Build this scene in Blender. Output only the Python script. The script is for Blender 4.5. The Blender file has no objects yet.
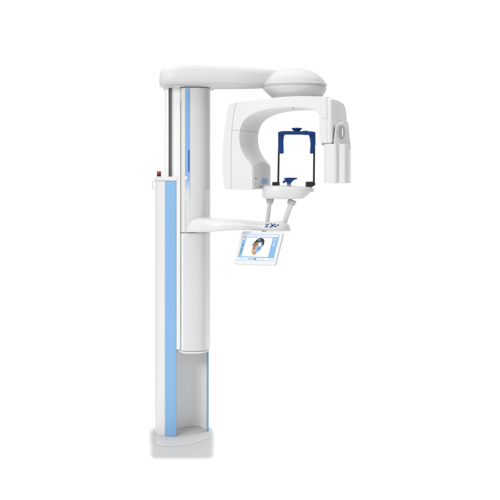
import bpy, bmesh, math
from mathutils import Vector, Matrix

# ------------------------------------------------------------------ scale and helpers
# lengths are written in survey units, 160 units = 1 metre; z = 0 is the floor, y grows away from the camera
S = 160.0
D = 900.0          # distance camera - column
HY = 165.0         # picture row of the eye level
H = 271.6          # eye height
TH = math.radians(18.5)
CT, ST = math.cos(TH), math.sin(TH)
AX = 294.0         # axis of the rotating arm

scene = bpy.context.scene
col = scene.collection

def P(px, py, Y):
    k = (D + Y) / D
    return Vector((250 + (px - 250) * k, Y, H + (HY - py) * k))

def L(px, py, v):
    """point of the rotated arm frame, depth v in that frame"""
    q = px - 250
    u = (q * (D + v * CT) - D * ((AX - 250) + v * ST)) / (D * CT + ST * q)
    Y = -u * ST + v * CT
    z = H + (HY - py) * (D + Y) / D
    return u, z

def LW(u, v, z):
    return Vector((AX + u * CT + v * ST, -u * ST + v * CT, z))

def smooth(pts, n=6, closed=False):
    """Catmull-Rom through pts; a point given with a trailing 's' stays a sharp corner"""
    P_ = [Vector(p[:2]) for p in pts]
    sharp = [len(p) > 2 for p in pts]
    out = []
    N = len(P_)
    rng = range(N if closed else N - 1)
    for i in rng:
        p1, p2 = P_[i], P_[(i + 1) % N]
        p0 = P_[i - 1] if (closed or i > 0) else p1
        p3 = P_[(i + 2) % N] if (closed or i + 2 < N) else p2
        if sharp[i]: p0 = p1 - (p2 - p1)
        if sharp[(i + 1) % N]: p3 = p2 + (p2 - p1)
        if sharp[i] and sharp[(i + 1) % N]:
            out.append(p1.copy()); continue
        for k in range(n):
            t = k / n
            out.append(0.5 * ((2 * p1) + (p2 - p0) * t + (2 * p0 - 5 * p1 + 4 * p2 - p3) * t * t
                              + (3 * p1 - p0 - 3 * p2 + p3) * t ** 3))
    if not closed: out.append(P_[-1].copy())
    return out

# ------------------------------------------------------------------ materials
def mat(name, color, rough=0.4, metal=0.0, coat=0.0, bump=0.0, bscale=900, emis=None, var=0.02, spec=0.5):
    m = bpy.data.materials.new(name); m.use_nodes = True
    nt = m.node_tree; b = nt.nodes['Principled BSDF']
    tc = nt.nodes.new('ShaderNodeTexCoord')
    nz = nt.nodes.new('ShaderNodeTexNoise'); nz.inputs['Scale'].default_value = 3.0; nz.inputs['Detail'].default_value = 5
    nt.links.new(tc.outputs['Object'], nz.inputs['Vector'])
    mx = nt.nodes.new('ShaderNodeMix'); mx.data_type = 'RGBA'
    c = list(color)
    mx.inputs[6].default_value = (*[max(0, x * (1 - var)) for x in c], 1)
    mx.inputs[7].default_value = (*[min(1, x * (1 + var)) for x in c], 1)
    nt.links.new(nz.outputs['Fac'], mx.inputs[0])
    nt.links.new(mx.outputs[2], b.inputs['Base Color'])
    b.inputs['Roughness'].default_value = rough
    b.inputs['Metallic'].default_value = metal
    b.inputs['Coat Weight'].default_value = coat
    b.inputs['Coat Roughness'].default_value = 0.12
    b.inputs['Specular IOR Level'].default_value = spec
    n2 = nt.nodes.new('ShaderNodeTexNoise'); n2.inputs['Scale'].default_value = bscale
    nt.links.new(tc.outputs['Object'], n2.inputs['Vector'])
    bp = nt.nodes.new('ShaderNodeBump'); bp.inputs['Strength'].default_value = bump; bp.inputs['Distance'].default_value = 0.0006
    nt.links.new(n2.outputs['Fac'], bp.inputs['Height']); nt.links.new(bp.outputs['Normal'], b.inputs['Normal'])
    rr = nt.nodes.new('ShaderNodeMapRange')
    rr.inputs['To Min'].default_value = max(0.02, rough - 0.06); rr.inputs['To Max'].default_value = rough + 0.06
    nt.links.new(nz.outputs['Fac'], rr.inputs['Value']); nt.links.new(rr.outputs['Result'], b.inputs['Roughness'])
    if emis:
        nt.links.new(mx.outputs[2], b.inputs['Emission Color'])
        b.inputs['Emission Strength'].default_value = emis
    return m

M = {}
M['white'] = mat('white_lacquer', (0.76, 0.76, 0.755), 0.36, coat=0.3, bump=0.03, spec=0.35)
M['satin'] = mat('satin_white_plastic', (0.75, 0.75, 0.745), 0.42, bump=0.12)
M['cover'] = mat('pale_grey_cover', (0.68, 0.68, 0.68), 0.32, bump=0.10)
M['dome'] = mat('white_dome_lacquer', (0.62, 0.62, 0.615), 0.3, coat=0.12, bump=0.04, spec=0.2)
M['armtop'] = mat('white_arm_lacquer', (0.69, 0.69, 0.685), 0.34, coat=0.05, bump=0.03, spec=0.08)
M['foot'] = mat('pale_foot_coating', (0.545, 0.545, 0.54), 0.45, bump=0.2, var=0.03)
M['grey'] = mat('light_grey_plastic', (0.56, 0.565, 0.57), 0.42, bump=0.15)
M['panel'] = mat('grey_recess_panel', (0.86, 0.86, 0.85), 0.5, bump=0.2)
M['cream'] = mat('cream_edge', (0.76, 0.745, 0.70), 0.45)
M['alu'] = mat('brushed_aluminium', (0.78, 0.78, 0.78), 0.30, metal=0.55, bump=0.1)
M['mast'] = mat('white_rail_lacquer', (0.84, 0.84, 0.835), 0.3, bump=0.05)
M['slot'] = mat('dark_slot', (0.22, 0.22, 0.22), 0.4, metal=0.3)
M['seam'] = mat('seam_shadow_gap', (0.42, 0.43, 0.43), 0.6)
M['sky'] = mat('light_blue_trim', (0.225, 0.45, 0.72), 0.42, bump=0.1)
M['tag'] = mat('blue_tag', (0.26, 0.46, 0.72), 0.45)
M['blue'] = mat('deep_blue_plastic', (0.007, 0.048, 0.21), 0.3, coat=0.1, bump=0.1, var=0.06, spec=0.3)
M['black'] = mat('black_plastic', (0.018, 0.018, 0.02), 0.42, bump=0.1)
M['carbon'] = mat('carbon_rod', (0.025, 0.025, 0.028), 0.35)
M['red'] = mat('red_button', (0.62, 0.03, 0.02), 0.35, coat=0.3)
M['base'] = mat('grey_base_patch', (0.64, 0.64, 0.635), 0.5, bump=0.3, bscale=400, var=0.04)
M['rub'] = mat('wheel_grey', (0.36, 0.37, 0.38), 0.3, coat=0.2)
# screen
M['s_white'] = mat('screen_white', (0.80, 0.82, 0.84), 0.25, emis=0.10, var=0.005)
M['s_blue'] = mat('screen_blue', (0.22, 0.42, 0.68), 0.15, emis=0.10, var=0.01)
M['s_pale'] = mat('screen_pale_blue', (0.50, 0.62, 0.76), 0.15, emis=0.10, var=0.01)
M['s_dark'] = mat('screen_dark', (0.03, 0.035, 0.045), 0.15, emis=0.10)
M['s_mid'] = mat('screen_grey_blue', (0.16, 0.22, 0.32), 0.15, emis=0.10)
M['s_tan'] = mat('screen_tan', (0.30, 0.16, 0.08), 0.15, emis=0.10, var=0.15)
M['s_skin'] = mat('screen_pale_tan', (0.56, 0.42, 0.32), 0.15, emis=0.10, var=0.1)
M['s_org'] = mat('screen_orange', (0.60, 0.32, 0.10), 0.15, emis=0.10, var=0.1)

# ------------------------------------------------------------------ object making
root = bpy.data.objects.new('dental_xray_machine', None)
col.objects.link(root)
root.location = (185 / S, 15 / S, 0)
root['label'] = 'white dental panoramic x-ray machine with column, rotating arm, head support and tilted touch screen'
root['category'] = 'x-ray machine'
bpy.context.view_layer.update()

def obj(name, bm, mats, parent=None, bev=0.0, seg=3, sm=True, angle=32, label=None, sub=0):
    for v in bm.verts: v.co = v.co / S
    bmesh.ops.recalc_face_normals(bm, faces=bm.faces)
    me = bpy.data.meshes.new(name); bm.to_mesh(me); bm.free()
    if not isinstance(mats, (list, tuple)): mats = [mats]
    for m in mats: me.materials.append(M[m])
    o = bpy.data.objects.new(name, me); col.objects.link(o)
    # origin at the mesh centre
    if me.vertices:
        xs = [v.co for v in me.vertices]
        c = Vector([(min(p[i] for p in xs) + max(p[i] for p in xs)) / 2 for i in range(3)])
        me.transform(Matrix.Translation(-c)); o.location = c
    if sm:
        for p in me.polygons: p.use_smooth = True
        me.set_sharp_from_angle(angle=math.radians(angle))
    if bev:
        b = o.modifiers.new('bevel', 'BEVEL'); b.width = bev / S; b.segments = seg
        b.limit_method = 'ANGLE'; b.angle_limit = math.radians(angle); b.use_clamp_overlap = True
        w = o.modifiers.new('wn', 'WEIGHTED_NORMAL'); w.keep_sharp = False; w.weight = 80
        for e in me.edges: e.use_edge_sharp = False
    if sub:
        s_ = o.modifiers.new('sub', 'SUBSURF'); s_.levels = sub; s_.render_levels = sub
        for e in me.edges: e.use_edge_sharp = False
    bpy.context.view_layer.update()
    if parent is not None:
        o.parent = parent
        o.matrix_parent_inverse = parent.matrix_world.inverted()
    if label: o['label'] = label
    return o

def poly_prism(bm, ring0, ring1, mi=0):
    a = [bm.verts.new(p) for p in ring0]; b = [bm.verts.new(p) for p in ring1]
    n = len(a); fs = []
    fs.append(bm.faces.new(a)); fs.append(bm.faces.new(list(reversed(b))))
    for i in range(n):
        fs.append(bm.faces.new((a[i], b[i], b[(i + 1) % n], a[(i + 1) % n])))
    for f in fs: f.material_index = mi
    return fs

def loft(bm, rings, mi=0, cap=True, closed=True):
    V = [[bm.verts.new(p) for p in r] for r in rings]
    n = len(rings[0])
    for i in range(len(V) - 1):
        for j in range(n if closed else n - 1):
            k = (j + 1) % n
            bm.faces.new((V[i][j], V[i][k], V[i + 1][k], V[i + 1][j])).material_index = mi
    if cap:
        bm.faces.new(V[0]).material_index = mi
        bm.faces.new(list(reversed(V[-1]))).material_index = mi

def face_prism(bm, outline, Y0, Y1, mi=0):
    """outline drawn on the plane y = Y0, pushed back to Y1"""
    r0 = [P(p[0], p[1], Y0) for p in outline]
    r1 = [Vector((q.x, Y1, q.z)) for q in r0]
    return poly_prism(bm, r0, r1, mi)

def plan_prism(bm, plan, z0, z1, mi=0):
    """plan = [(px, Y)] : upright prism"""
    pts = [(250 + (px - 250) * (D + Y) / D, Y) for px, Y in plan]
    return poly_prism(bm, [Vector((x, y, z0)) for x, y in pts], [Vector((x, y, z1)) for x, y in pts], mi)

def zat(py, Y): return H + (HY - py) * (D + Y) / D

def arm_prism(bm, outline, v0, v1, mi=0):
    """outline seen on the plane v = v0 of the rotated arm"""
    uz = [L(p[0], p[1], v0) for p in outline]
    return poly_prism(bm, [LW(u, v0, z) for u, z in uz], [LW(u, v1, z) for u, z in uz], mi)

def tube(bm, pts, r, n=10, mi=0, r1=None):
    pts = [Vector(p) for p in pts]; rings = []
    N = len(pts)
    for i, p in enumerate(pts):
        d = (pts[min(i + 1, N - 1)] - pts[max(i - 1, 0)]).normalized()
        a = d.orthogonal().normalized() if i == 0 else (prev - d * prev.dot(d)).normalized()
        prev = a
        b = d.cross(a)
        rr = r if r1 is None else r + (r1 - r) * i / (N - 1)
        rings.append([p + (a * math.cos(t) + b * math.sin(t)) * rr for t in [2 * math.pi * k / n for k in range(n)]])
    loft(bm, rings, mi)

def lathe(bm, prof, c, n=64, mi=0, sx=1, sy=1, tilt=None):
    """prof [(r, z)] round the vertical through c"""
    rings = []
    for r, z in prof:
        rings.append([Vector((r * sx * math.cos(t), r * sy * math.sin(t), z)) for t in [2 * math.pi * k / n for k in range(n)]])
    if tilt is not None: rings = [[tilt @ p for p in r] for r in rings]
    rings = [[p + Vector(c) for p in r] for r in rings]
    loft(bm, rings, mi)

def box(bm, c, s, rot=None, mi=0):
    r = rot or Matrix.Identity(3)
    pts = [Vector(c) + r @ Vector((x * s[0] / 2, y * s[1] / 2, z * s[2] / 2))
           for x in (-1, 1) for y in (-1, 1) for z in (-1, 1)]
    V = [bm.verts.new(p) for p in pts]
    for f in ((0, 1, 3, 2), (4, 6, 7, 5), (0, 4, 5, 1), (2, 3, 7, 6), (0, 2, 6, 4), (1, 5, 7, 3)):
        bm.faces.new([V[i] for i in f]).material_index = mi

def B(): return bmesh.new()

# ================================================================== FLOOR
bm = B()
fl = [Vector((-300, -600, 0)), Vector((750, -600, 0)), Vector((750, 45, 0)), Vector((-300, 45, 0))]
bm.faces.new([bm.verts.new(p) for p in fl])
M['floor'] = mat('white_studio_floor', (0.97, 0.97, 0.97), 0.6, bump=0.0, var=0.005)
fo = obj('floor', bm, 'floor', sm=False); fo['kind'] = 'structure'

# ================================================================== BASE PLATE WITH PAINTED FLOOR SHADOW
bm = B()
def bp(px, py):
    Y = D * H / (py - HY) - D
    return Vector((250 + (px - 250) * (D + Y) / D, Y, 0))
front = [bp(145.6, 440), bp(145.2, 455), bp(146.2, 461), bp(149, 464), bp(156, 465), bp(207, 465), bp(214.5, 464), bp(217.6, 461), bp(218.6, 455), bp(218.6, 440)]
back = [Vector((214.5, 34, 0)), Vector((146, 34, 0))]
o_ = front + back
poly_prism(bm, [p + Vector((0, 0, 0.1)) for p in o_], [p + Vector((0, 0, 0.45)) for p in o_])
M['base'] = mat('plate_painted_floor_shadow', (0.49, 0.49, 0.485), 0.55, bump=0.3, bscale=400, var=0.04)  # grey stands in for the soft shadow on the floor round the column
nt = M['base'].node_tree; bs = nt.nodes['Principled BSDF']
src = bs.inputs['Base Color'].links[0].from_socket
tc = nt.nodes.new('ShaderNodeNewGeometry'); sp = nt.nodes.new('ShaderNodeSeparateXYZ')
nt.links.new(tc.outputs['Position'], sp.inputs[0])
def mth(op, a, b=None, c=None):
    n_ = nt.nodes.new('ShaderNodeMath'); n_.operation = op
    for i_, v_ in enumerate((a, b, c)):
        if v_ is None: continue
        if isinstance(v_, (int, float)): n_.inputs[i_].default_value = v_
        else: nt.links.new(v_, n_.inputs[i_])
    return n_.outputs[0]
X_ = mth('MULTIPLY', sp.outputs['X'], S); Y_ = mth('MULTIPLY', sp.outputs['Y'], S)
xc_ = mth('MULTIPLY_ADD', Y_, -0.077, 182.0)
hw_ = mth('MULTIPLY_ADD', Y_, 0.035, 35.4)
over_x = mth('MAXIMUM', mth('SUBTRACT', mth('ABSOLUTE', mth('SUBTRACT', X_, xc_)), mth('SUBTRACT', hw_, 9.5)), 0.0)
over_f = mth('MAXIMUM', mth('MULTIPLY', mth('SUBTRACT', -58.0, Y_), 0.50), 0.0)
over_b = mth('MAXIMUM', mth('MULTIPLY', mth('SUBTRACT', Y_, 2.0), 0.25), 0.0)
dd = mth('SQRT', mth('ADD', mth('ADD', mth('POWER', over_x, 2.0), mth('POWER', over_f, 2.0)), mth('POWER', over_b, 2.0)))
mr_ = nt.nodes.new('ShaderNodeMapRange'); mr_.interpolation_type = 'SMOOTHSTEP'  # painted shadow fades out to the white of the floor
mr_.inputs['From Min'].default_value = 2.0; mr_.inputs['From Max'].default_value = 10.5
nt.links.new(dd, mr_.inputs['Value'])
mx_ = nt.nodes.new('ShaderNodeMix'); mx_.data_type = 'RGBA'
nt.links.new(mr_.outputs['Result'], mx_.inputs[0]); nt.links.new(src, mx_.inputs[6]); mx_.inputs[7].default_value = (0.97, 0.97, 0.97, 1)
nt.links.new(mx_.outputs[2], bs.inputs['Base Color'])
base = obj('base_shadow_plate', bm, 'base', root)
# pale foot of the column lying on the plate
bm = B()
ft = [bp(p.x, p.y) for p in smooth([(155.6, 436), (155.4, 442, 's'), (157.2, 445.0), (163, 446.6), (174, 447.0), (186, 445.8), (198, 443.0), (206.5, 439.6), (210.4, 436.4), (210.0, 432, 's')], 5)] + [Vector((208.5, 30, 0)), Vector((154.5, 30, 0))]
poly_prism(bm, [p + Vector((0, 0, 0.4)) for p in ft], [p + Vector((0, 0, 0.85)) for p in ft])
obj('foot', bm, 'foot', base, bev=0.25, seg=2)

# ================================================================== COLUMN
ztop_c = zat(181, 0)
# left cover
def arcplan(pts, n=5): return [(p.x, p.y) for p in smooth(pts, n)]
left_plan = arcplan([(155.0, 15), (155.2, 10), (157.2, 5.5), (160.5, 2.6), (164.8, 0.6)]) + [(176.0, -2.2)] + arcplan([(176.6, -1.5), (176.7, 2), (176.7, 40)], 3) + [(156.5, 40)]
bm = B(); plan_prism(bm, left_plan, 0.9, ztop_c)
cover_l = obj('column_cover', bm, 'satin', root, bev=0.5)
# blue strip on it, slightly proud
bm = B()
plan_prism(bm, [(165.0, 0.15), (165.0, -0.45), (175.7, -3.0), (176.2, -2.6), (176.0, -1.9)], 1.0, zat(181.4, -2))
obj('trim_strip', bm, 'sky', cover_l, bev=0.15, seg=2)
# cap
cap_plan = arcplan([(154.6, 14), (154.8, 9), (157.0, 4.6), (160.5, 1.8), (164.8, -0.4)]) + [(176.3, -3.4)] + arcplan([(178.4, -3.0), (179.2, 0), (179.2, 12)], 4) + [(179.0, 38), (156.0, 38)]
bm = B(); plan_prism(bm, cap_plan, zat(181.0, 0) + 0.25, zat(176.7, 0))
obj('top_cap', bm, 'white', cover_l, bev=1.6, seg=5)
# hook
bm = B()
pts = [P(155.8, 180.6, 16), P(153.2, 180.6, 16), P(152.3, 181.6, 16), P(152.3, 187.4, 16), P(153.2, 188.6, 16), P(155.8, 188.6, 16)]
tube(bm, pts, 0.75, 8)
obj('cable_hook', bm, 'white', cover_l)
# emergency button
bm = B(); c = P(159.0, 176.5, 18)
lathe(bm, [(2.2, -1.5), (2.2, 2.4), (1.6, 2.8), (0.5, 2.8)], c, 28)
eb = obj('button_base', bm, 'black', cover_l)
bm = B()
lathe(bm, [(1.8, 2.4), (2.1, 2.9), (2.3, 3.2), (2.35, 4.6), (2.2, 5.2), (1.5, 5.5), (0.3, 5.6)], c, 28)
obj('emergency_button', bm, 'red', cover_l, label='round red stop button on black base')

# right cover, mostly hidden behind the carriage
bm = B()
plan_prism(bm, arcplan([(206.9, 22), (207.2, 17), (208.0, 14.5), (208.6, 15.5)]) + [(208.9, 42), (206.9, 42)], 0.9, zat(181, 30))
cover_r = obj('column_cover', bm, 'satin', root, bev=0.3)
bm = B()
plan_prism(bm, [(206.75, 21), (206.9, 15.5), (207.9, 13.6), (208.75, 14.8), (208.65, 24), (207.2, 21)], 1.0, zat(344, 22))
obj('trim_strip', bm, 'sky', cover_r)
# recessed back panel: concave
bm = B()
wall = arcplan([(176.2, 22), (181, 27.5), (188, 31.5), (195, 32.5), (201, 30), (207.2, 21)], 6)
plan_prism(bm, wall + [(207.0, 46), (176.2, 46)], 0.88, zat(100, 30))
obj('back_panel', bm, 'panel', root)

# mast (telescoping rail profile)
bm = B()
ztop = zat(86.5, 5); zb = zat(349.3, -1)
plan_prism(bm, arcplan([(164.5, 12), (164.7, 8.5), (166.0, 6.5), (168.6, 5.6)], 4) + [(168.9, 10), (171.7, 10), (172.0, 4.0), (173.5, -0.6)]
           + [(179.5, -3.4), (180.6, -3.0), (180.8, 4), (180.8, 20), (164.6, 20)], zb, ztop)
mast = obj('guide_rail', bm, 'mast', root, bev=0.25, seg=2)
bm = B(); plan_prism(bm, [(168.95, 9.7), (168.98, 8.7), (171.6, 8.7), (171.68, 9.7)], zat(181, 9), ztop - 0.2)
obj('rail_slot', bm, 'slot', mast)

# ------------------------------------------------ carriage (moving front cover)
car_plan = arcplan([(181.2, 8), (181.0, -3), (181.3, -6.5), (182.6, -8.6), (185.4, -9.8), (190, -10.6), (196, -10.4), (201, -9.0), (205, -6.0), (207.5, -2.2), (209.6, 3), (210.2, 9), (210.2, 18)], 6) + [(181.2, 18)]
z_seam = zat(232.7, -9)
bm = B(); plan_prism(bm, car_plan, z_seam + 0.35, zat(88.0, -3))
carriage = obj('carriage', bm, 'cover', root, bev=0.35, seg=3, angle=50)
# lower cover
bm = B(); zbot = zat(351.0, -9)
plan_prism(bm, car_plan, zbot, z_seam - 0.35)
lowc = obj('carriage_cover', bm, 'cover', root, bev=0.5, seg=3, angle=50)
# gap core + bottom lip
bm = B()
core = [(x + (0.8 if x < 184 else (-0.8 if x > 207 else 0)), y + (0.9 if y < 14 else -0.6)) for x, y in car_plan]
plan_prism(bm, core, z_seam - 1.2, z_seam + 1.2)
obj('seam_core', bm, 'slot', lowc)
bm = B()
core2 = [(177.2, 3), (177.6, 0.6), (180, -2.0)] + [(x + (0.5 if x < 184 else (-0.9 if x > 206 else 0)), y + 1.0) for x, y in car_plan if 182.0 < x and y < 10] + [(209.0, 17), (177.2, 17)]
plan_prism(bm, core2, zbot - 2.6, zbot - 0.7)
obj('bottom_lip', bm, 'white', lowc, bev=0.5)
bm = B(); plan_prism(bm, [(x, y + 0.9) for x, y in core2], zbot - 0.7, zbot + 0.5)
obj('seam_core', bm, 'seam', lowc)

# right-edge highlight of the carriage is painted as a paler strip further down
# cream edge and blue trim on the carriage
bm = B()
plan_prism(bm, [(181.05, -5), (181.5, -7.6), (182.8, -9.2), (185.0, -10.2), (185.0, -9.0), (182.6, -7.9)], z_seam + 0.8, zat(88.6, -9))
obj('edge_strip', bm, 'cream', carriage)
M['fade'] = mat('blue_trim_fading_out', (0.20, 0.40, 0.75), 0.42, bump=0.1)
nt = M['fade'].node_tree; bs = nt.nodes['Principled BSDF']
tc = nt.nodes.new('ShaderNodeTexCoord'); sp = nt.nodes.new('ShaderNodeSeparateXYZ')
nt.links.new(tc.outputs['Generated'], sp.inputs[0])
rp = nt.nodes.new('ShaderNodeValToRGB'); nt.links.new(sp.outputs['Z'], rp.inputs[0])
e = rp.color_ramp.elements
e[0].position = 0.0; e[0].color = (0.70, 0.70, 0.70, 1)
e[1].position = 0.22; e[1].color = (0.22, 0.42, 0.76, 1)
k = rp.color_ramp.elements.new(0.06); k.color = (0.66, 0.69, 0.72, 1)
k = rp.color_ramp.elements.new(1.0); k.color = (0.19, 0.36, 0.64, 1)
nt.links.new(rp.outputs['Color'], bs.inputs['Base Color'])
bm = B()
plan_prism(bm, [(185.05, -9.2), (185.05, -10.25), (187.5, -10.75), (189.8, -11.0), (189.8, -9.8)], zat(201, -9), zat(88.4, -9))
obj('trim_strip', bm, 'fade', carriage, bev=0.1, seg=1)
bm = B(); plan_prism(bm, [(188.3, -10.3), (188.3, -11.2), (189.2, -11.3), (189.2, -10.4)], zat(171.5, -10), zat(150, -10))
obj('trim_slot', bm, 'blue', carriage)
bm = B()
c = P(186.4, 178, -11)
rx = Matrix.Rotation(math.radians(90), 3, 'X')
lathe(bm, [(1.5, -0.6), (1.6, 0.4), (1.2, 1.0), (0.3, 1.2)], c, 20, tilt=rx, sx=0.9, sy=1.4)
obj('latch_knob', bm, 'white', carriage)
# edge highlight put into colour: thin paler strip at the carriage's right edge
bm = B()
strip = [(x, y) for x, y in car_plan if 205.8 < x < 209.9 and y < 6]
outer = [(x + 0.12, y - 0.1) for x, y in strip]
plan_prism(bm, outer + strip[::-1], zat(231, -2), zat(190, -2))
obj('edge_strip', bm, 'mast', carriage)

bm = B()  # same painted edge highlight, continued down the lower cover
strip = [(x, y) for x, y in car_plan if 205.3 < x < 210.0 and y < 8]
outer = [(x + 0.15, y - 0.12) for x, y in strip]
plan_prism(bm, outer + strip[::-1], zbot + 0.6, z_seam - 1.0)
obj('edge_strip', bm, 'mast', lowc)

bm = B()
plan_prism(bm, [(181.05, -5), (181.5, -7.5), (182.6, -8.95), (183.3, -9.2), (183.3, -8.6), (182.6, -7.9)], zbot + 0.6, z_seam - 1.0)
obj('edge_strip', bm, 'mast', lowc)

# ================================================================== TOP ARM
def ring_super(xc, zt, zb_, y0, y1, n=44, e=3.0, bot=0.35):
    """rounded cross-section in the plane x = xc"""
    out = []; yc = (y0 + y1) / 2; hy = (y1 - y0) / 2; zc = zb_ + (zt - zb_) * bot
    for k in range(n):
        t = 2 * math.pi * k / n
        c_, s_ = math.cos(t), math.sin(t)
        sy = math.copysign(abs(c_) ** (2 / e), c_)
        ez = e if s_ > 0 else 5.0
        sz = math.copysign(abs(s_) ** (2 / ez), s_)
        h = (zt - zc) if s_ > 0 else (zc - zb_)
        out.append(Vector((xc, yc + sy * hy, zc + sz * h)))
    return out
# stations: picture x, top row, bottom row, half-depth centre
stations = [(160.4, 78.7, 86.4, 2, 18, 2.2), (160.8, 75.3, 87.2, -6, 26, 2.4), (161.8, 71.7, 87.6, -14, 34, 2.6), (164.5, 68.7, 87.8, -20, 40, 2.8),
            (169, 66.5, 87.9, -23, 42, 3), (176, 64.0, 88, -24, 43, 3), (184, 62.4, 88, -25, 43, 3), (192, 61.9, 88, -25, 43, 3),
            (204, 62.3, 88, -25, 42, 3), (216, 63.2, 88, -25, 40, 3), (228, 64.2, 88, -25, 37, 3), (240, 65.3, 88, -25, 34, 3),
            (250, 66.8, 88, -22, 31, 3), (258, 67.4, 88, -18, 28, 3), (265, 68.0, 87.6, -14, 24, 3), (272, 68.8, 87, -9, 18, 3), (280, 70.4, 86, -4, 10, 3)]
rings = []
for px, pt, pb, y0, y1, e_ in stations:
    Yc = (y0 + y1) / 2
    x = 250 + (px - 250) * (D + Yc) / D
    zt = zat(pt, Yc); zb_ = zat(pb, Yc)
    rings.append(ring_super(x, zt, zb_, y0, y1, e=e_))
bm = B(); loft(bm, rings)
top_arm = obj('top_arm', bm, 'armtop', root, angle=60)
# thin mounting plate below the cap over the column
bm = B()
plan_prism(bm, arcplan([(163.6, 30), (163.4, 6), (165, -6), (170, -12), (178, -15), (195, -15.5), (208, -13), (213.6, -8), (214.3, 0), (214.0, 20)], 4) + [(213.8, 38), (163.8, 38)],
           zat(88.2, 9), zat(87.4, 9))
obj('mounting_plate', bm, 'satin', top_arm, bev=0.3)

# ================================================================== DOME
bm = B()
cz = zat(86.4, 0)
prof = [(25.0, -3.0), (30.6, -1.2), (32.0, -0.4), (32.9, 0.6), (33.0, 1.5), (32.4, 2.2), (31.9, 2.7), (31.0, 4.4), (28.6, 7.6), (25.0, 10.8), (20.0, 13.9), (14.5, 16.2), (9, 17.5), (4.0, 17.9), (0.3, 18.0)]
pr = [(p.x, p.y) for p in smooth([(a, b) for a, b in prof], 4)]
lathe(bm, pr, (AX, 0, cz), 96)
dome = obj('pivot_dome', bm, 'dome', root, angle=50)
bm = B()
pr = smooth([(24, -12.5), (25.4, -10.6), (28.4, -7.4), (30.9, -4.2), (31.9, -2.0), (31.0, -0.6)], 4)
lathe(bm, [(p.x, p.y) for p in pr], (AX, 0, cz), 96)
for v in bm.verts: v.co.x += 2.6 * max(0, min(1, -(v.co.z - cz) / 10))
obj('pivot_collar', bm, 'cover', dome, angle=50)

# ================================================================== ROTATING C-ARM
T0, T1 = -30.0, 30.0
outer = smooth([(228, 189.6, 's'), (225.6, 189.0), (224.2, 187), (222.9, 176), (222.4, 160), (223.2, 142), (225.2, 125), (227.6, 109.5), (228.4, 106), (230.0, 104.0), (233, 103.2), (245, 101.4), (260, 99.2), (275, 97.6), (290, 96.4), (305, 96.0), (326.3, 96.6, 's')], 5)
inner = smooth([(326.8, 118, 's'), (319.6, 118, 's'), (319.3, 115.6), (316, 111.6), (311.5, 109.0), (303, 107.4), (290, 106.8), (275, 107.8), (262, 110.2), (251.5, 114.4), (244.5, 120.0), (240.6, 127.5), (239.3, 136), (240.3, 146), (244, 155), (249, 161.6), (252.2, 166.0, 's'), (252.5, 189.6, 's')], 5)
outline = [(p.x, p.y) for p in outer] + [(p.x, p.y) for p in inner]
bm = B(); arm_prism(bm, outline, T0, T1)
def vn(px, py, v, off=0.0):
    u, z = L(px, py, v); return LW(u, v - off, z)
# seams are part of the same moulding
for pts in ([(236.8, 102.6), (235, 108), (233, 120), (231.6, 135), (231, 160), (231.2, 189)],
            [(232.2, 130.3), (239.4, 130.3)]):
    s_ = smooth(pts, 6)
    tube(bm, [vn(p.x, p.y, T0) for p in s_], 0.26, 6, mi=1)
# seam across the inner cheek
u_, z_ = L(239.8, 130.3, T0)
tube(bm, [LW(u_ + 0.05, v, z_) for v in (-29, -10, 10, 29)], 0.25, 6, mi=1)
c_arm = obj('rotating_arm', bm, ['white', 'seam'], root, bev=0.9, seg=3, angle=40)
# small sensor dot beneath the arch
bm = B()
u_, z_ = L(290, 106.8, T0)
lathe(bm, [(0.7, -0.6), (0.7, 0.3), (0.4, 0.5)], LW(u_ - 3, -8, z_), 14)
obj('indicator_dot', bm, 'black', c_arm)

# collimator housing on the inner cheek: rounded box with arched top facing the patient
bm = B()
uA, zbm = L(252.3, 189.8, T0)
_, ztp = L(252.3, 166.5, T0)
prof = []
for k in range(0, 17):
    t = math.pi * k / 16
    prof.append((-29.3 + 28 * (1 - math.cos(t)), ztp - 2 + 7.5 * math.sin(t) ** 0.9))
prof = [(-29.3, zbm)] + prof + [(26.7, zbm)]
poly_prism(bm, [LW(uA - 12, v, z) for v, z in prof], [LW(uA + 1.6, v, z) for v, z in prof])
coll = obj('collimator_housing', bm, 'cover', c_arm, bev=2.2, seg=4, angle=50)
# blue tag and dot on it
bm = B()
za = zat(178.4, 0); zc_ = zat(183.9, 0)
rx_ = [LW(uA + 1.5, v, z) for v, z in ((-4, zc_), (15.5, zc_), (15.5, za), (-4, za))]
poly_prism(bm, rx_, [p + Vector((CT * 0.4, -ST * 0.4, 0)) for p in rx_])
obj('blue_tag', bm, 'tag', c_arm, bev=0.15)
bm = B()
lathe(bm, [(0.8, -0.4), (0.8, 0.3), (0.4, 0.45)], LW(uA + 1.7, -23.6, zat(178, 10)), 14, tilt=Matrix.Rotation(-TH, 3, 'Z') @ Matrix.Rotation(math.radians(90), 3, 'Y'))
obj('indicator_dot', bm, 'black', c_arm)

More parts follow.
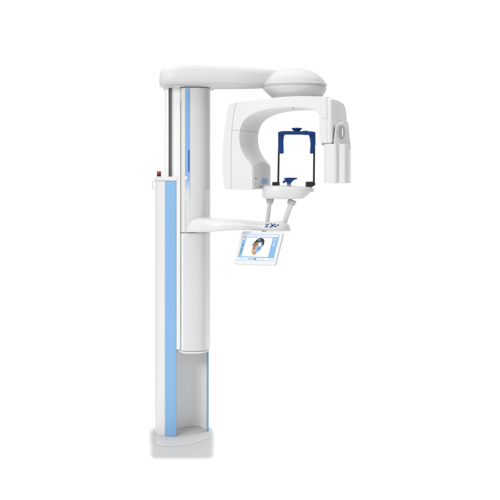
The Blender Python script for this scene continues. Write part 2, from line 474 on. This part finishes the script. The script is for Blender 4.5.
# ================================================================== SENSOR SIDE
# upper block hanging from the arch: side profile pushed across
bm = B()
uL, zB = L(327.2, 143.5, T0); uR, zT = L(332.0, 98.2, T0)
zm = lambda row: zT - (row - 98.2) * (zT - zB) / 45.3
pf = smooth([(-30, zB, 's'), (-30, zT, 's'), (-10, zT + 0.2), (10, zT - 0.1), (22, zm(99.6)), (29, zm(102.5)), (34, zm(108)), (38, zm(118)), (41, zm(130)), (42.5, zB, 's')], 5)
pf = [Vector((max(p.x, -29.2), p.y)) for p in pf]
poly_prism(bm, [LW(uL - 3.2, p.x, p.y - 0.3) for p in pf], [LW(uR, p.x, p.y) for p in pf])
blk = obj('sensor_bracket', bm, 'satin', root, bev=2.2, seg=5, angle=40)
bm = B()
arm_prism(bm, [(p.x, p.y) for p in smooth([(319.2, 117.6, 's'), (327.0, 117.6, 's'), (327.2, 143.2, 's'), (322.0, 143.0), (320.2, 142.2), (319.4, 140.5)], 5)], T0 + 0.3, 20)
obj('bracket_cheek', bm, 'white', blk, bev=0.8, seg=3, angle=50)
bm = B()
arm_prism(bm, [(321.5, 142.5), (331.0, 142.5), (331.0, 145.2), (321.5, 145.2)], T0 + 3, 10)
obj('pivot_joint', bm, 'seam', blk)

# lower sensor head
bm = B()
plan = arcplan([(324.2, -30), (324.2, -37), (325.0, -39.5), (327, -40.4)], 4) + arcplan([(334.0, -43.6), (335.8, -43.6), (336.9, -42.6), (337.6, -40.6), (338.4, -40.0), (339.6, -40.9), (341.5, -42.2), (344, -43.4), (347, -41.5), (349.0, -36), (350.3, -28), (350.9, -15), (350.3, 2)], 5) + [(349, 8), (326, 8)]
plan_prism(bm, plan, zat(183.2, -36), zat(143.9, -38))
head = obj('sensor_head', bm, 'white', root, bev=0.8, seg=3, angle=45)
# cradle holding the head, with the thumb wheel
bm = B()
Yc = -44.5
tab = smooth([(333.2, 148.5, 's'), (334.2, 140), (335.4, 130), (336.0, 125.8), (337.4, 124.2), (340, 123.0), (344.8, 121.6), (347.6, 122.2), (348.7, 124.6), (349.6, 136), (350.5, 143), (350.9, 149.0, 's')], 5)
r0 = []
def cradle_y(px): return -44.6 + max(0, (px - 344)) ** 2 * 0.22 + max(0, 337 - px) * 0.3
for p in tab: r0.append(P(p.x, p.y, cradle_y(p.x)))
r1 = [Vector((q.x, 6, q.z)) for q in r0]
poly_prism(bm, r0, r1)
crd = obj('sensor_cradle', bm, 'satin', head, bev=1.4, seg=4, angle=50)
R = Matrix.Rotation(math.radians(90), 3, 'X')
Rk = Matrix.Rotation(math.radians(14), 3, 'Z') @ R
bm = B(); c = P(341.6, 132.6, -45.2)
# ring then dish
lathe(bm, [(0.92, -0.3), (0.98, 0.12), (1.02, 0.18), (1.06, 0.1), (1.09, -0.6)], (0, 0, 0), 40)
for v in bm.verts:
    q = Vector((v.co.x * 2.9, v.co.y * 6.6, v.co.z * 1.6)); v.co = Rk @ q + c
obj('thumb_ring', bm, 'seam', head, angle=60)
bm = B()
lathe(bm, [(0.98, 0.0), (0.9, 0.02), (0.6, 0.0), (0.25, -0.02), (0.02, -0.03)], (0, 0, 0), 40)
for v in bm.verts:
    q = Vector((v.co.x * 2.9, v.co.y * 6.6, v.co.z * 1.4)); v.co = Rk @ q + c
obj('thumb_wheel', bm, 'rub', head, angle=60)
bm = B()
lathe(bm, [(0.02, -0.3), (0.5, 0.1), (0.75, 0.45), (0.5, 0.8), (0.02, 0.95)], (0, 0, 0), 24)
for v in bm.verts:
    q = Vector((v.co.x * 1.1 + 0.9, v.co.y * 6.0, v.co.z * 1.2)); v.co = Rk @ q + c
obj('thumb_ridge', bm, 'white', head, angle=60)

# ================================================================== LOWER SUPPORT ARM
def ring_sec(px, pt, pb, y0, y1, n=40, e=2.6, bot=0.45):
    Yc = (y0 + y1) / 2
    x = 250 + (px - 250) * (D + Yc) / D
    return ring_super(x, zat(pt, Yc), zat(pb, Yc), y0, y1, n, e, bot)
bm = B()
st = [(196.0, 217.3, 232.2, -11, 10), (199, 217.3, 232.4, -18, 10), (204, 217.4, 232.2, -22, 10), (210, 217.6, 231.8, -27, 8), (218, 218.2, 231.0, -30, 7), (228, 218.9, 230.2, -31, 7),
      (238, 219.5, 229.7, -31, 8), (248, 220.3, 229.6, -30, 10), (256, 221.2, 230.1, -24, 14), (263, 221.9, 230.4, -26, 15), (270, 222.0, 230.7, -27, 16), (277, 221.6, 230.8, -27, 16), (282, 221.2, 230.9, -25, 15),
      (286, 222.0, 230.9, -21, 12), (288.7, 224.2, 230.9, -16, 8), (290.2, 227.2, 230.9, -10, 2)]
rings = [ring_sec(*s) for s in st]
# wrapped root against the carriage
root_rings = []
for px, pt, y0, y1 in ((186.6, 230.2, -12.2, -4), (187.4, 227.5, -13.6, 0), (189.2, 224, -14.8, 4), (191.5, 220.6, -15.4, 8), (194.0, 218.2, -15.8, 10)):
    root_rings.append(ring_sec(px, pt, 232.2, y0, y1))
rings = root_rings + rings[1:]
loft(bm, rings)
sup = obj('support_arm', bm, 'white', root, angle=60)
# raised console under the buttons
bm = B()
Cq = P(275, 226.5, -16)
# blue keys lying on the sloped front of the arm
keys = [(267.2, 224.6, 1.9, 0.7), (266.6, 226.4, 1.8, 0.7), (271.2, 223.9, 1.0, 0.8), (272.4, 225.6, 1.5, 1.3), (270.6, 227.0, 0.9, 0.6), (274.6, 224.4, 1.3, 0.9), (275.4, 226.4, 1.3, 0.7), (278.0, 225.2, 1.2, 0.7)]
bm.free()

# rods
def rod(a, b, r, name='support_rod'):
    bm = B(); pa, pb_ = Vector(a), Vector(b)
    tube(bm, [pa, pa.lerp(pb_, 0.5), pb_], r, 24)
    o = obj(name, bm, 'white', root, angle=60)
    d = (pb_ - pa).normalized()
    bm = B()
    tube(bm, [pb_ - d * 3.2, pb_ - d * 1.2, pb_ + d * 1.5], r + 1.2, 24, r1=r + 2.0)
    obj('rod_joint', bm, 'grey', o, bev=0.5, angle=40)
    return o
rod(P(266.8, 225.5, 6), P(270.0, 200.2, 4), 2.1)
rod(P(283.6, 224.5, -4), P(291.8, 201.5, -6), 2.6)

# control keys: found on the arm's real surface by ray casting
bpy.context.view_layer.update()
dg = bpy.context.evaluated_depsgraph_get()
cam_w = Vector((250, -D, H)) / S
def on_surface(o, px, py):
    t = P(px, py, 0) / S
    mw = o.matrix_world.inverted()
    a = mw @ cam_w; b = mw @ t
    ok, loc, nrm, _ = o.ray_cast(a, (b - a).normalized())
    if not ok: return None, None
    return (o.matrix_world @ loc) * S, (o.matrix_world.to_3x3() @ nrm).normalized()
for px, py, rx1, ry1 in keys:
    loc, n = on_surface(sup, px, py)
    if loc is None: continue
    q = n.to_track_quat('Z', 'Y').to_matrix()
    bm = B()
    lathe(bm, [(1.0, -0.5), (1.0, 0.25), (0.8, 0.5), (0.1, 0.55)], (0, 0, 0), 18)
    for v in bm.verts: v.co = q @ Vector((v.co.x * rx1, v.co.y * ry1 * 1.15, v.co.z)) + loc
    obj('control_key', bm, 'blue', sup)

# ================================================================== PATIENT TABLE
bm = B()
def table_ring(py, xl, xr, yd0, yd1, n=56, slope=1.8):
    out = []
    xc, hx = (xl + xr) / 2, (xr - xl) / 2
    yc, hy = (yd0 + yd1) / 2, (yd1 - yd0) / 2
    for k in range(n):
        t = 2 * math.pi * k / n
        c_, s_ = math.cos(t), math.sin(t)
        cx = math.copysign(abs(c_) ** 0.8, c_); sy = math.copysign(abs(s_) ** 0.8, s_)
        px = xc + cx * hx; Y = yc + sy * hy
        row = py + slope * (px - 262) / 50
        out.append(Vector((250 + (px - 250), Y, H + (HY - row))))
    return out
tr = [table_ring(198.6, 267, 299, -14, 14, slope=0.2), table_ring(198.4, 264.2, 302.5, -18, 18, slope=0.2), table_ring(197.4, 262.6, 305.0, -20, 20, slope=0.3), table_ring(195.0, 262.1, 307.5, -21.5, 21.5, slope=0.6),
      table_ring(191.5, 262.2, 310.2, -22.5, 22.5, slope=1.0), table_ring(188.0, 262.4, 312.2, -23, 23, slope=1.4), table_ring(186.4, 262.9, 312.6, -22.6, 22.6), table_ring(185.3, 264.2, 311.8, -21.4, 21.4), table_ring(185.0, 266.2, 309.8, -19.6, 19.6)]
loft(bm, tr)
tab_o = obj('patient_table', bm, 'white', root, angle=50)
bm = B(); lathe(bm, [(0.3, -1.9), (1.7, -1.5), (2.1, 0), (1.7, 1.5), (0.3, 1.9)], P(311.8, 190.2, -8), 20)
obj('table_knob', bm, 'satin', tab_o)

# ================================================================== HEAD SUPPORT
def plate(bm, pts, Y0, Y1, mi=0): face_prism(bm, pts, Y0, Y1, mi)
Yh = -2
bm = B()
bar = [(278.6, 131.8), (281.5, 131.2), (285, 130.9), (311, 131.3), (314.8, 131.8), (315.6, 132.6), (315.4, 135.0), (308.0, 134.9), (300, 134.5), (288, 134.5), (280, 134.9), (278.3, 134.6), (278.1, 132.6)]
plate(bm, bar, -9, 6)
hs = obj('head_support', bm, 'blue', root, bev=0.6, seg=3)
bm = B()
plate(bm, [(p.x, p.y) for p in smooth([(278.2, 134.3, 's'), (284.6, 134.3, 's'), (283.8, 138), (283.5, 143), (283.7, 152.6), (282.8, 153.5), (280.2, 153.5), (279.0, 152.6), (278.3, 145, 's')], 4)], -6, 3)
obj('temple_pad', bm, 'blue', hs, bev=0.5)
bm = B()
plate(bm, [(p.x, p.y) for p in smooth([(315.5, 134.3, 's'), (309.0, 134.3, 's'), (310.2, 139), (310.7, 145), (310.2, 152.4), (311.0, 153.4), (313.0, 153.4), (313.8, 150), (315.6, 144.5, 's')], 4)], -6, 3)
obj('temple_pad', bm, 'blue', hs, bev=0.5)
# forehead knob, low and wide
bm = B(); c = P(296.8, 131.0, -1)
lathe(bm, [(3.2, -0.2), (3.4, 0.9), (4.6, 1.1), (5.1, 1.6), (5.1, 2.6), (4.6, 3.1), (0.3, 3.3)], c, 36)
obj('forehead_knob', bm, 'blue', hs, angle=50)
bm = B(); box(bm, P(305.5, 131.2, -6), (5, 2.4, 0.9))
obj('slide_key', bm, 'black', hs, bev=0.2)
# posts
for x0, x1, y1 in ((279.1, 278.2, 184.0), (314.3, 313.8, 184.0)):
    bm = B()
    a, b = P(x0, 134.5, 3.5 if x0 < 300 else 3.5), P(x1, y1, 3.5)
    w, d_ = 0.95, 1.6
    rr0 = [a + Vector((sx * w, sy * d_, 0)) for sx, sy in ((-1, -1), (1, -1), (1, 1), (-1, 1))]
    rr1 = [b + Vector((sx * w, sy * d_, 0)) for sx, sy in ((-1, -1), (1, -1), (1, 1), (-1, 1))]
    poly_prism(bm, rr0, rr1)
    obj('support_post', bm, 'carbon', hs, bev=0.3, seg=2)
bm = B(); plate(bm, [(272.4, 182.2), (276.8, 182.0), (279.6, 181.6), (279.8, 185.3), (272.4, 185.5)], -4, 8)
obj('post_clamp', bm, 'black', hs, bev=0.5)
bm = B(); plate(bm, [(306.2, 181.9), (311.8, 181.7), (315.2, 181.9), (315.4, 185.2), (312, 187.0), (306.2, 186.8)], -6, 8)
obj('post_clamp', bm, 'black', hs, bev=0.5)

# ================================================================== CHIN REST
bm = B()
plate(bm, [(p.x, p.y) for p in smooth([(283.8, 178.3, 's'), (288, 177.7), (296.6, 177.8, 's'), (296.9, 179.2, 's'), (294.2, 180.0), (292.0, 181.8), (290.6, 183.6, 's'), (287.4, 183.4, 's'), (286.4, 182.4), (284.9, 182.0, 's'), (284.2, 183.6, 's'), (282.8, 182.8, 's'), (283.4, 181.0), (285.2, 180.2, 's')], 4)], -9, 4)
ch = obj('chin_rest', bm, 'blue', root, bev=0.4)
bm = B(); tube(bm, [P(289, 187, -2), P(289, 183, -2)], 1.9, 18)
obj('chin_post', bm, 'grey', ch)
bm = B(); box(bm, P(294.8, 178.3, -5), (4.4, 6, 1.1))
obj('bite_pad', bm, 'black', ch, bev=0.3)

# ================================================================== TOUCH SCREEN
A = P(242.0, 231.1, -20)                        # top left corner of the face
wv = Vector((39.6, -24, 1.2)); hv = Vector((-12.2, -13.4, -30.2))
hv = hv - wv * (hv.dot(wv) / wv.dot(wv))
n_back = wv.cross(hv).normalized()
if n_back.y < 0: n_back = -n_back
W, Hh = wv.length, hv.length
wu, hu = wv.normalized(), hv.normalized()
def scr(a, b, off=0.0): return A + wv * a + hv * b - n_back * off
def rrect(a0, b0, a1, b1, r, n=5):
    """rounded rectangle in screen fractions; r in units"""
    ra, rb = r / W, r / Hh; out = []
    for ca, cb, s in ((a1 - ra, b0 + rb, -90), (a1 - ra, b1 - rb, 0), (a0 + ra, b1 - rb, 90), (a0 + ra, b0 + rb, 180)):
        for k in range(n + 1):
            t = math.radians(s + 90 * k / n); out.append((ca + ra * math.cos(t), cb + rb * math.sin(t)))
    return out
def sc_plate(name, pts, off, th, m, parent, bev=0.0, label=None):
    bm = B()
    poly_prism(bm, [scr(a, b, off) for a, b in pts], [scr(a, b, off - th) for a, b in pts])
    return obj(name, bm, m, parent, bev=bev)
ts = sc_plate('touch_screen', rrect(0, 0, 1, 1, 2.4), 0, 3.0, 'white', root, bev=0.8)
# display made of flat picture fields, all one panel
def poly_face(bm, pts, off, mi):
    f = bm.faces.new([bm.verts.new(scr(a, b, off)) for a, b in pts]); f.material_index = mi
bm = B()
smats = ['s_white', 's_blue', 's_pale', 's_dark', 's_mid', 's_tan', 's_skin', 's_org']
def R4(a0, b0, a1, b1): return [(a0, b0), (a1, b0), (a1, b1), (a0, b1)]
da0, db0, da1, db1 = 0.075, 0.09, 0.93, 0.885
def q(a, b): return (da0 + (da1 - da0) * a, db0 + (db1 - db0) * b)
def field(a0, b0, a1, b1, lvl, mi): poly_face(bm, [q(*p) for p in R4(a0, b0, a1, b1)], 0.12 + 0.05 * lvl, mi)
poly_prism(bm, [scr(a, b, 0.12) for a, b in R4(da0, db0, da1, db1)], [scr(a, b, -0.3) for a, b in R4(da0, db0, da1, db1)], 1)
field(0.0, 0.0, 1.0, 0.035, 1, 4 if False else 2)
field(0.02, 0.04, 0.98, 0.10, 1, 0)
for a0, a1 in ((0.04, 0.12), (0.26, 0.38), (0.46, 0.54), (0.68, 0.71)): field(a0, 0.055, a1, 0.082, 2, 2)
field(0.10, 0.13, 0.84, 0.86, 1, 0)      # picture area
field(0.005, 0.90, 0.995, 0.99, 1, 0)    # task bar
for a0, a1, mi in ((0.05, 0.2, 2), (0.30, 0.33, 4), (0.345, 0.46, 1), (0.47, 0.53, 3), (0.56, 0.58, 4), (0.62, 0.66, 2), (0.70, 0.72, 4), (0.86, 0.97, 2)):
    field(a0, 0.925, a1, 0.97, 2, mi)
for b in (0.16, 0.40, 0.56, 0.66): field(0.02, b, 0.07, b + 0.06, 2, 4 if b > 0.3 else 0)
for b in (0.16, 0.28, 0.38): field(0.885, b, 0.94, b + 0.07, 2, 0 if b != 0.28 else 2)
field(0.895, 0.18, 0.925, 0.21, 3, 4); field(0.895, 0.40, 0.925, 0.43, 3, 4)
# rendered skull picture: hair cap, tan cheek, blue cheek, jaw
def blob(pts, lvl, mi): 
    s_ = smooth(pts, 5, closed=True); poly_face(bm, [q(p.x, p.y) for p in s_], 0.12 + 0.05 * lvl, mi)
blob([(0.36, 0.30), (0.42, 0.19), (0.50, 0.145), (0.58, 0.17), (0.63, 0.27), (0.635, 0.40), (0.605, 0.47), (0.57, 0.40), (0.50, 0.33), (0.42, 0.34), (0.36, 0.42), (0.33, 0.40)], 2, 3)
blob([(0.36, 0.38), (0.42, 0.33), (0.49, 0.36), (0.49, 0.52), (0.46, 0.68), (0.42, 0.76), (0.36, 0.70), (0.33, 0.54)], 3, 6)
blob([(0.38, 0.36), (0.44, 0.31), (0.48, 0.37), (0.44, 0.47), (0.38, 0.50), (0.36, 0.44)], 4, 5)
blob([(0.37, 0.50), (0.42, 0.50), (0.42, 0.58), (0.38, 0.60)], 5, 5)
blob([(0.34, 0.60), (0.37, 0.62), (0.40, 0.70), (0.45, 0.73), (0.44, 0.80), (0.38, 0.76)], 5, 7)
blob([(0.46, 0.33), (0.54, 0.33), (0.58, 0.42), (0.54, 0.48), (0.48, 0.46)], 3, 0)
blob([(0.47, 0.47), (0.53, 0.45), (0.60, 0.46), (0.585, 0.58), (0.53, 0.68), (0.47, 0.70), (0.45, 0.60)], 4, 1)
blob([(0.50, 0.52), (0.55, 0.50), (0.56, 0.57), (0.51, 0.60)], 5, 4)
blob([(0.52, 0.27), (0.58, 0.31), (0.615, 0.44), (0.585, 0.43), (0.55, 0.36)], 4, 4)
blob([(0.43, 0.22), (0.49, 0.19), (0.53, 0.22), (0.47, 0.26)], 4, 4)
blob([(0.31, 0.40), (0.335, 0.38), (0.34, 0.44), (0.315, 0.45)], 4, 4)
blob([(0.40, 0.70), (0.45, 0.68), (0.50, 0.70), (0.46, 0.76), (0.42, 0.76)], 3, 5)
obj('display', bm, smats, ts, sm=False)
# bracket joining the screen back to the arm
bm = B()
m0 = scr(0.5, 0.3, -2.5); m1 = P(266, 227, 6)
tube(bm, [m0, m0.lerp(m1, 0.5), m1], 2.6, 20)
obj('screen_mount', bm, 'satin', ts)

# ================================================================== CAMERA
cam_d = bpy.data.cameras.new('camera'); cam = bpy.data.objects.new('camera', cam_d); col.objects.link(cam)
cam.location = (250 / S, -D / S, H / S); cam.rotation_euler = (math.radians(90), 0, 0)
cam_d.sensor_width = 36; cam_d.lens = 36 * D / 500.0
cam_d.shift_y = -(250 - HY) / 500.0
cam_d.clip_start = 0.1; cam_d.clip_end = 200
scene.camera = cam

# ================================================================== LIGHT
w = bpy.data.worlds.new("World"); scene.world = w; w.use_nodes = True
nt = w.node_tree; bg = nt.nodes['Background']
tc = nt.nodes.new('ShaderNodeTexCoord'); sp = nt.nodes.new('ShaderNodeSeparateXYZ')
nt.links.new(tc.outputs['Generated'], sp.inputs[0])
rp = nt.nodes.new('ShaderNodeValToRGB'); rp.color_ramp.interpolation = 'EASE'
mr = nt.nodes.new('ShaderNodeMapRange'); mr.inputs['From Min'].default_value = -1; mr.inputs['From Max'].default_value = 1
nt.links.new(sp.outputs['Y'], mr.inputs['Value']); nt.links.new(mr.outputs['Result'], rp.inputs[0])
e = rp.color_ramp.elements
AMB = 0.40
e[0].position = 0.72; e[0].color = (AMB, AMB, AMB * 1.01, 1)
e[1].position = 0.93; e[1].color = (1, 1, 1, 1)
nt.links.new(rp.outputs['Color'], bg.inputs['Color']); bg.inputs['Strength'].default_value = 1.03

def area(name, loc, target, size, power, size_y=None, color=(1, 1, 1)):
    d = bpy.data.lights.new(name, 'AREA'); d.energy = power; d.size = size; d.color = color
    if size_y: d.shape = 'RECTANGLE'; d.size_y = size_y
    o = bpy.data.objects.new(name, d); col.objects.link(o)
    o.location = loc
    o.rotation_euler = (Vector(target) - Vector(loc)).to_track_quat('-Z', 'Y').to_euler()
    return o
area('key_softbox', (-2.1, -4.9, 3.7), (1.3, 0, 1.2), 1.6, 152, 1.6)
area('top_fill', (1.5, -0.8, 9.0), (1.5, -0.8, 0), 13.0, 860, 13.0)  # unseen overhead lamp, added to lift the floor to white

kl = area('floor_fill', (2.9, 1.2, 1.3), (1.45, 0.1, 0), 0.8, 1.7, 0.8); kl.data.spread = math.radians(50)  # unseen low lamp, added to fill the machine's shadow on the floor

scene.render.engine = 'CYCLES'
scene.view_settings.view_transform = 'Standard'
scene.view_settings.look = 'None'
scene.view_settings.exposure = 0.0
scene.view_settings.gamma = 1.0
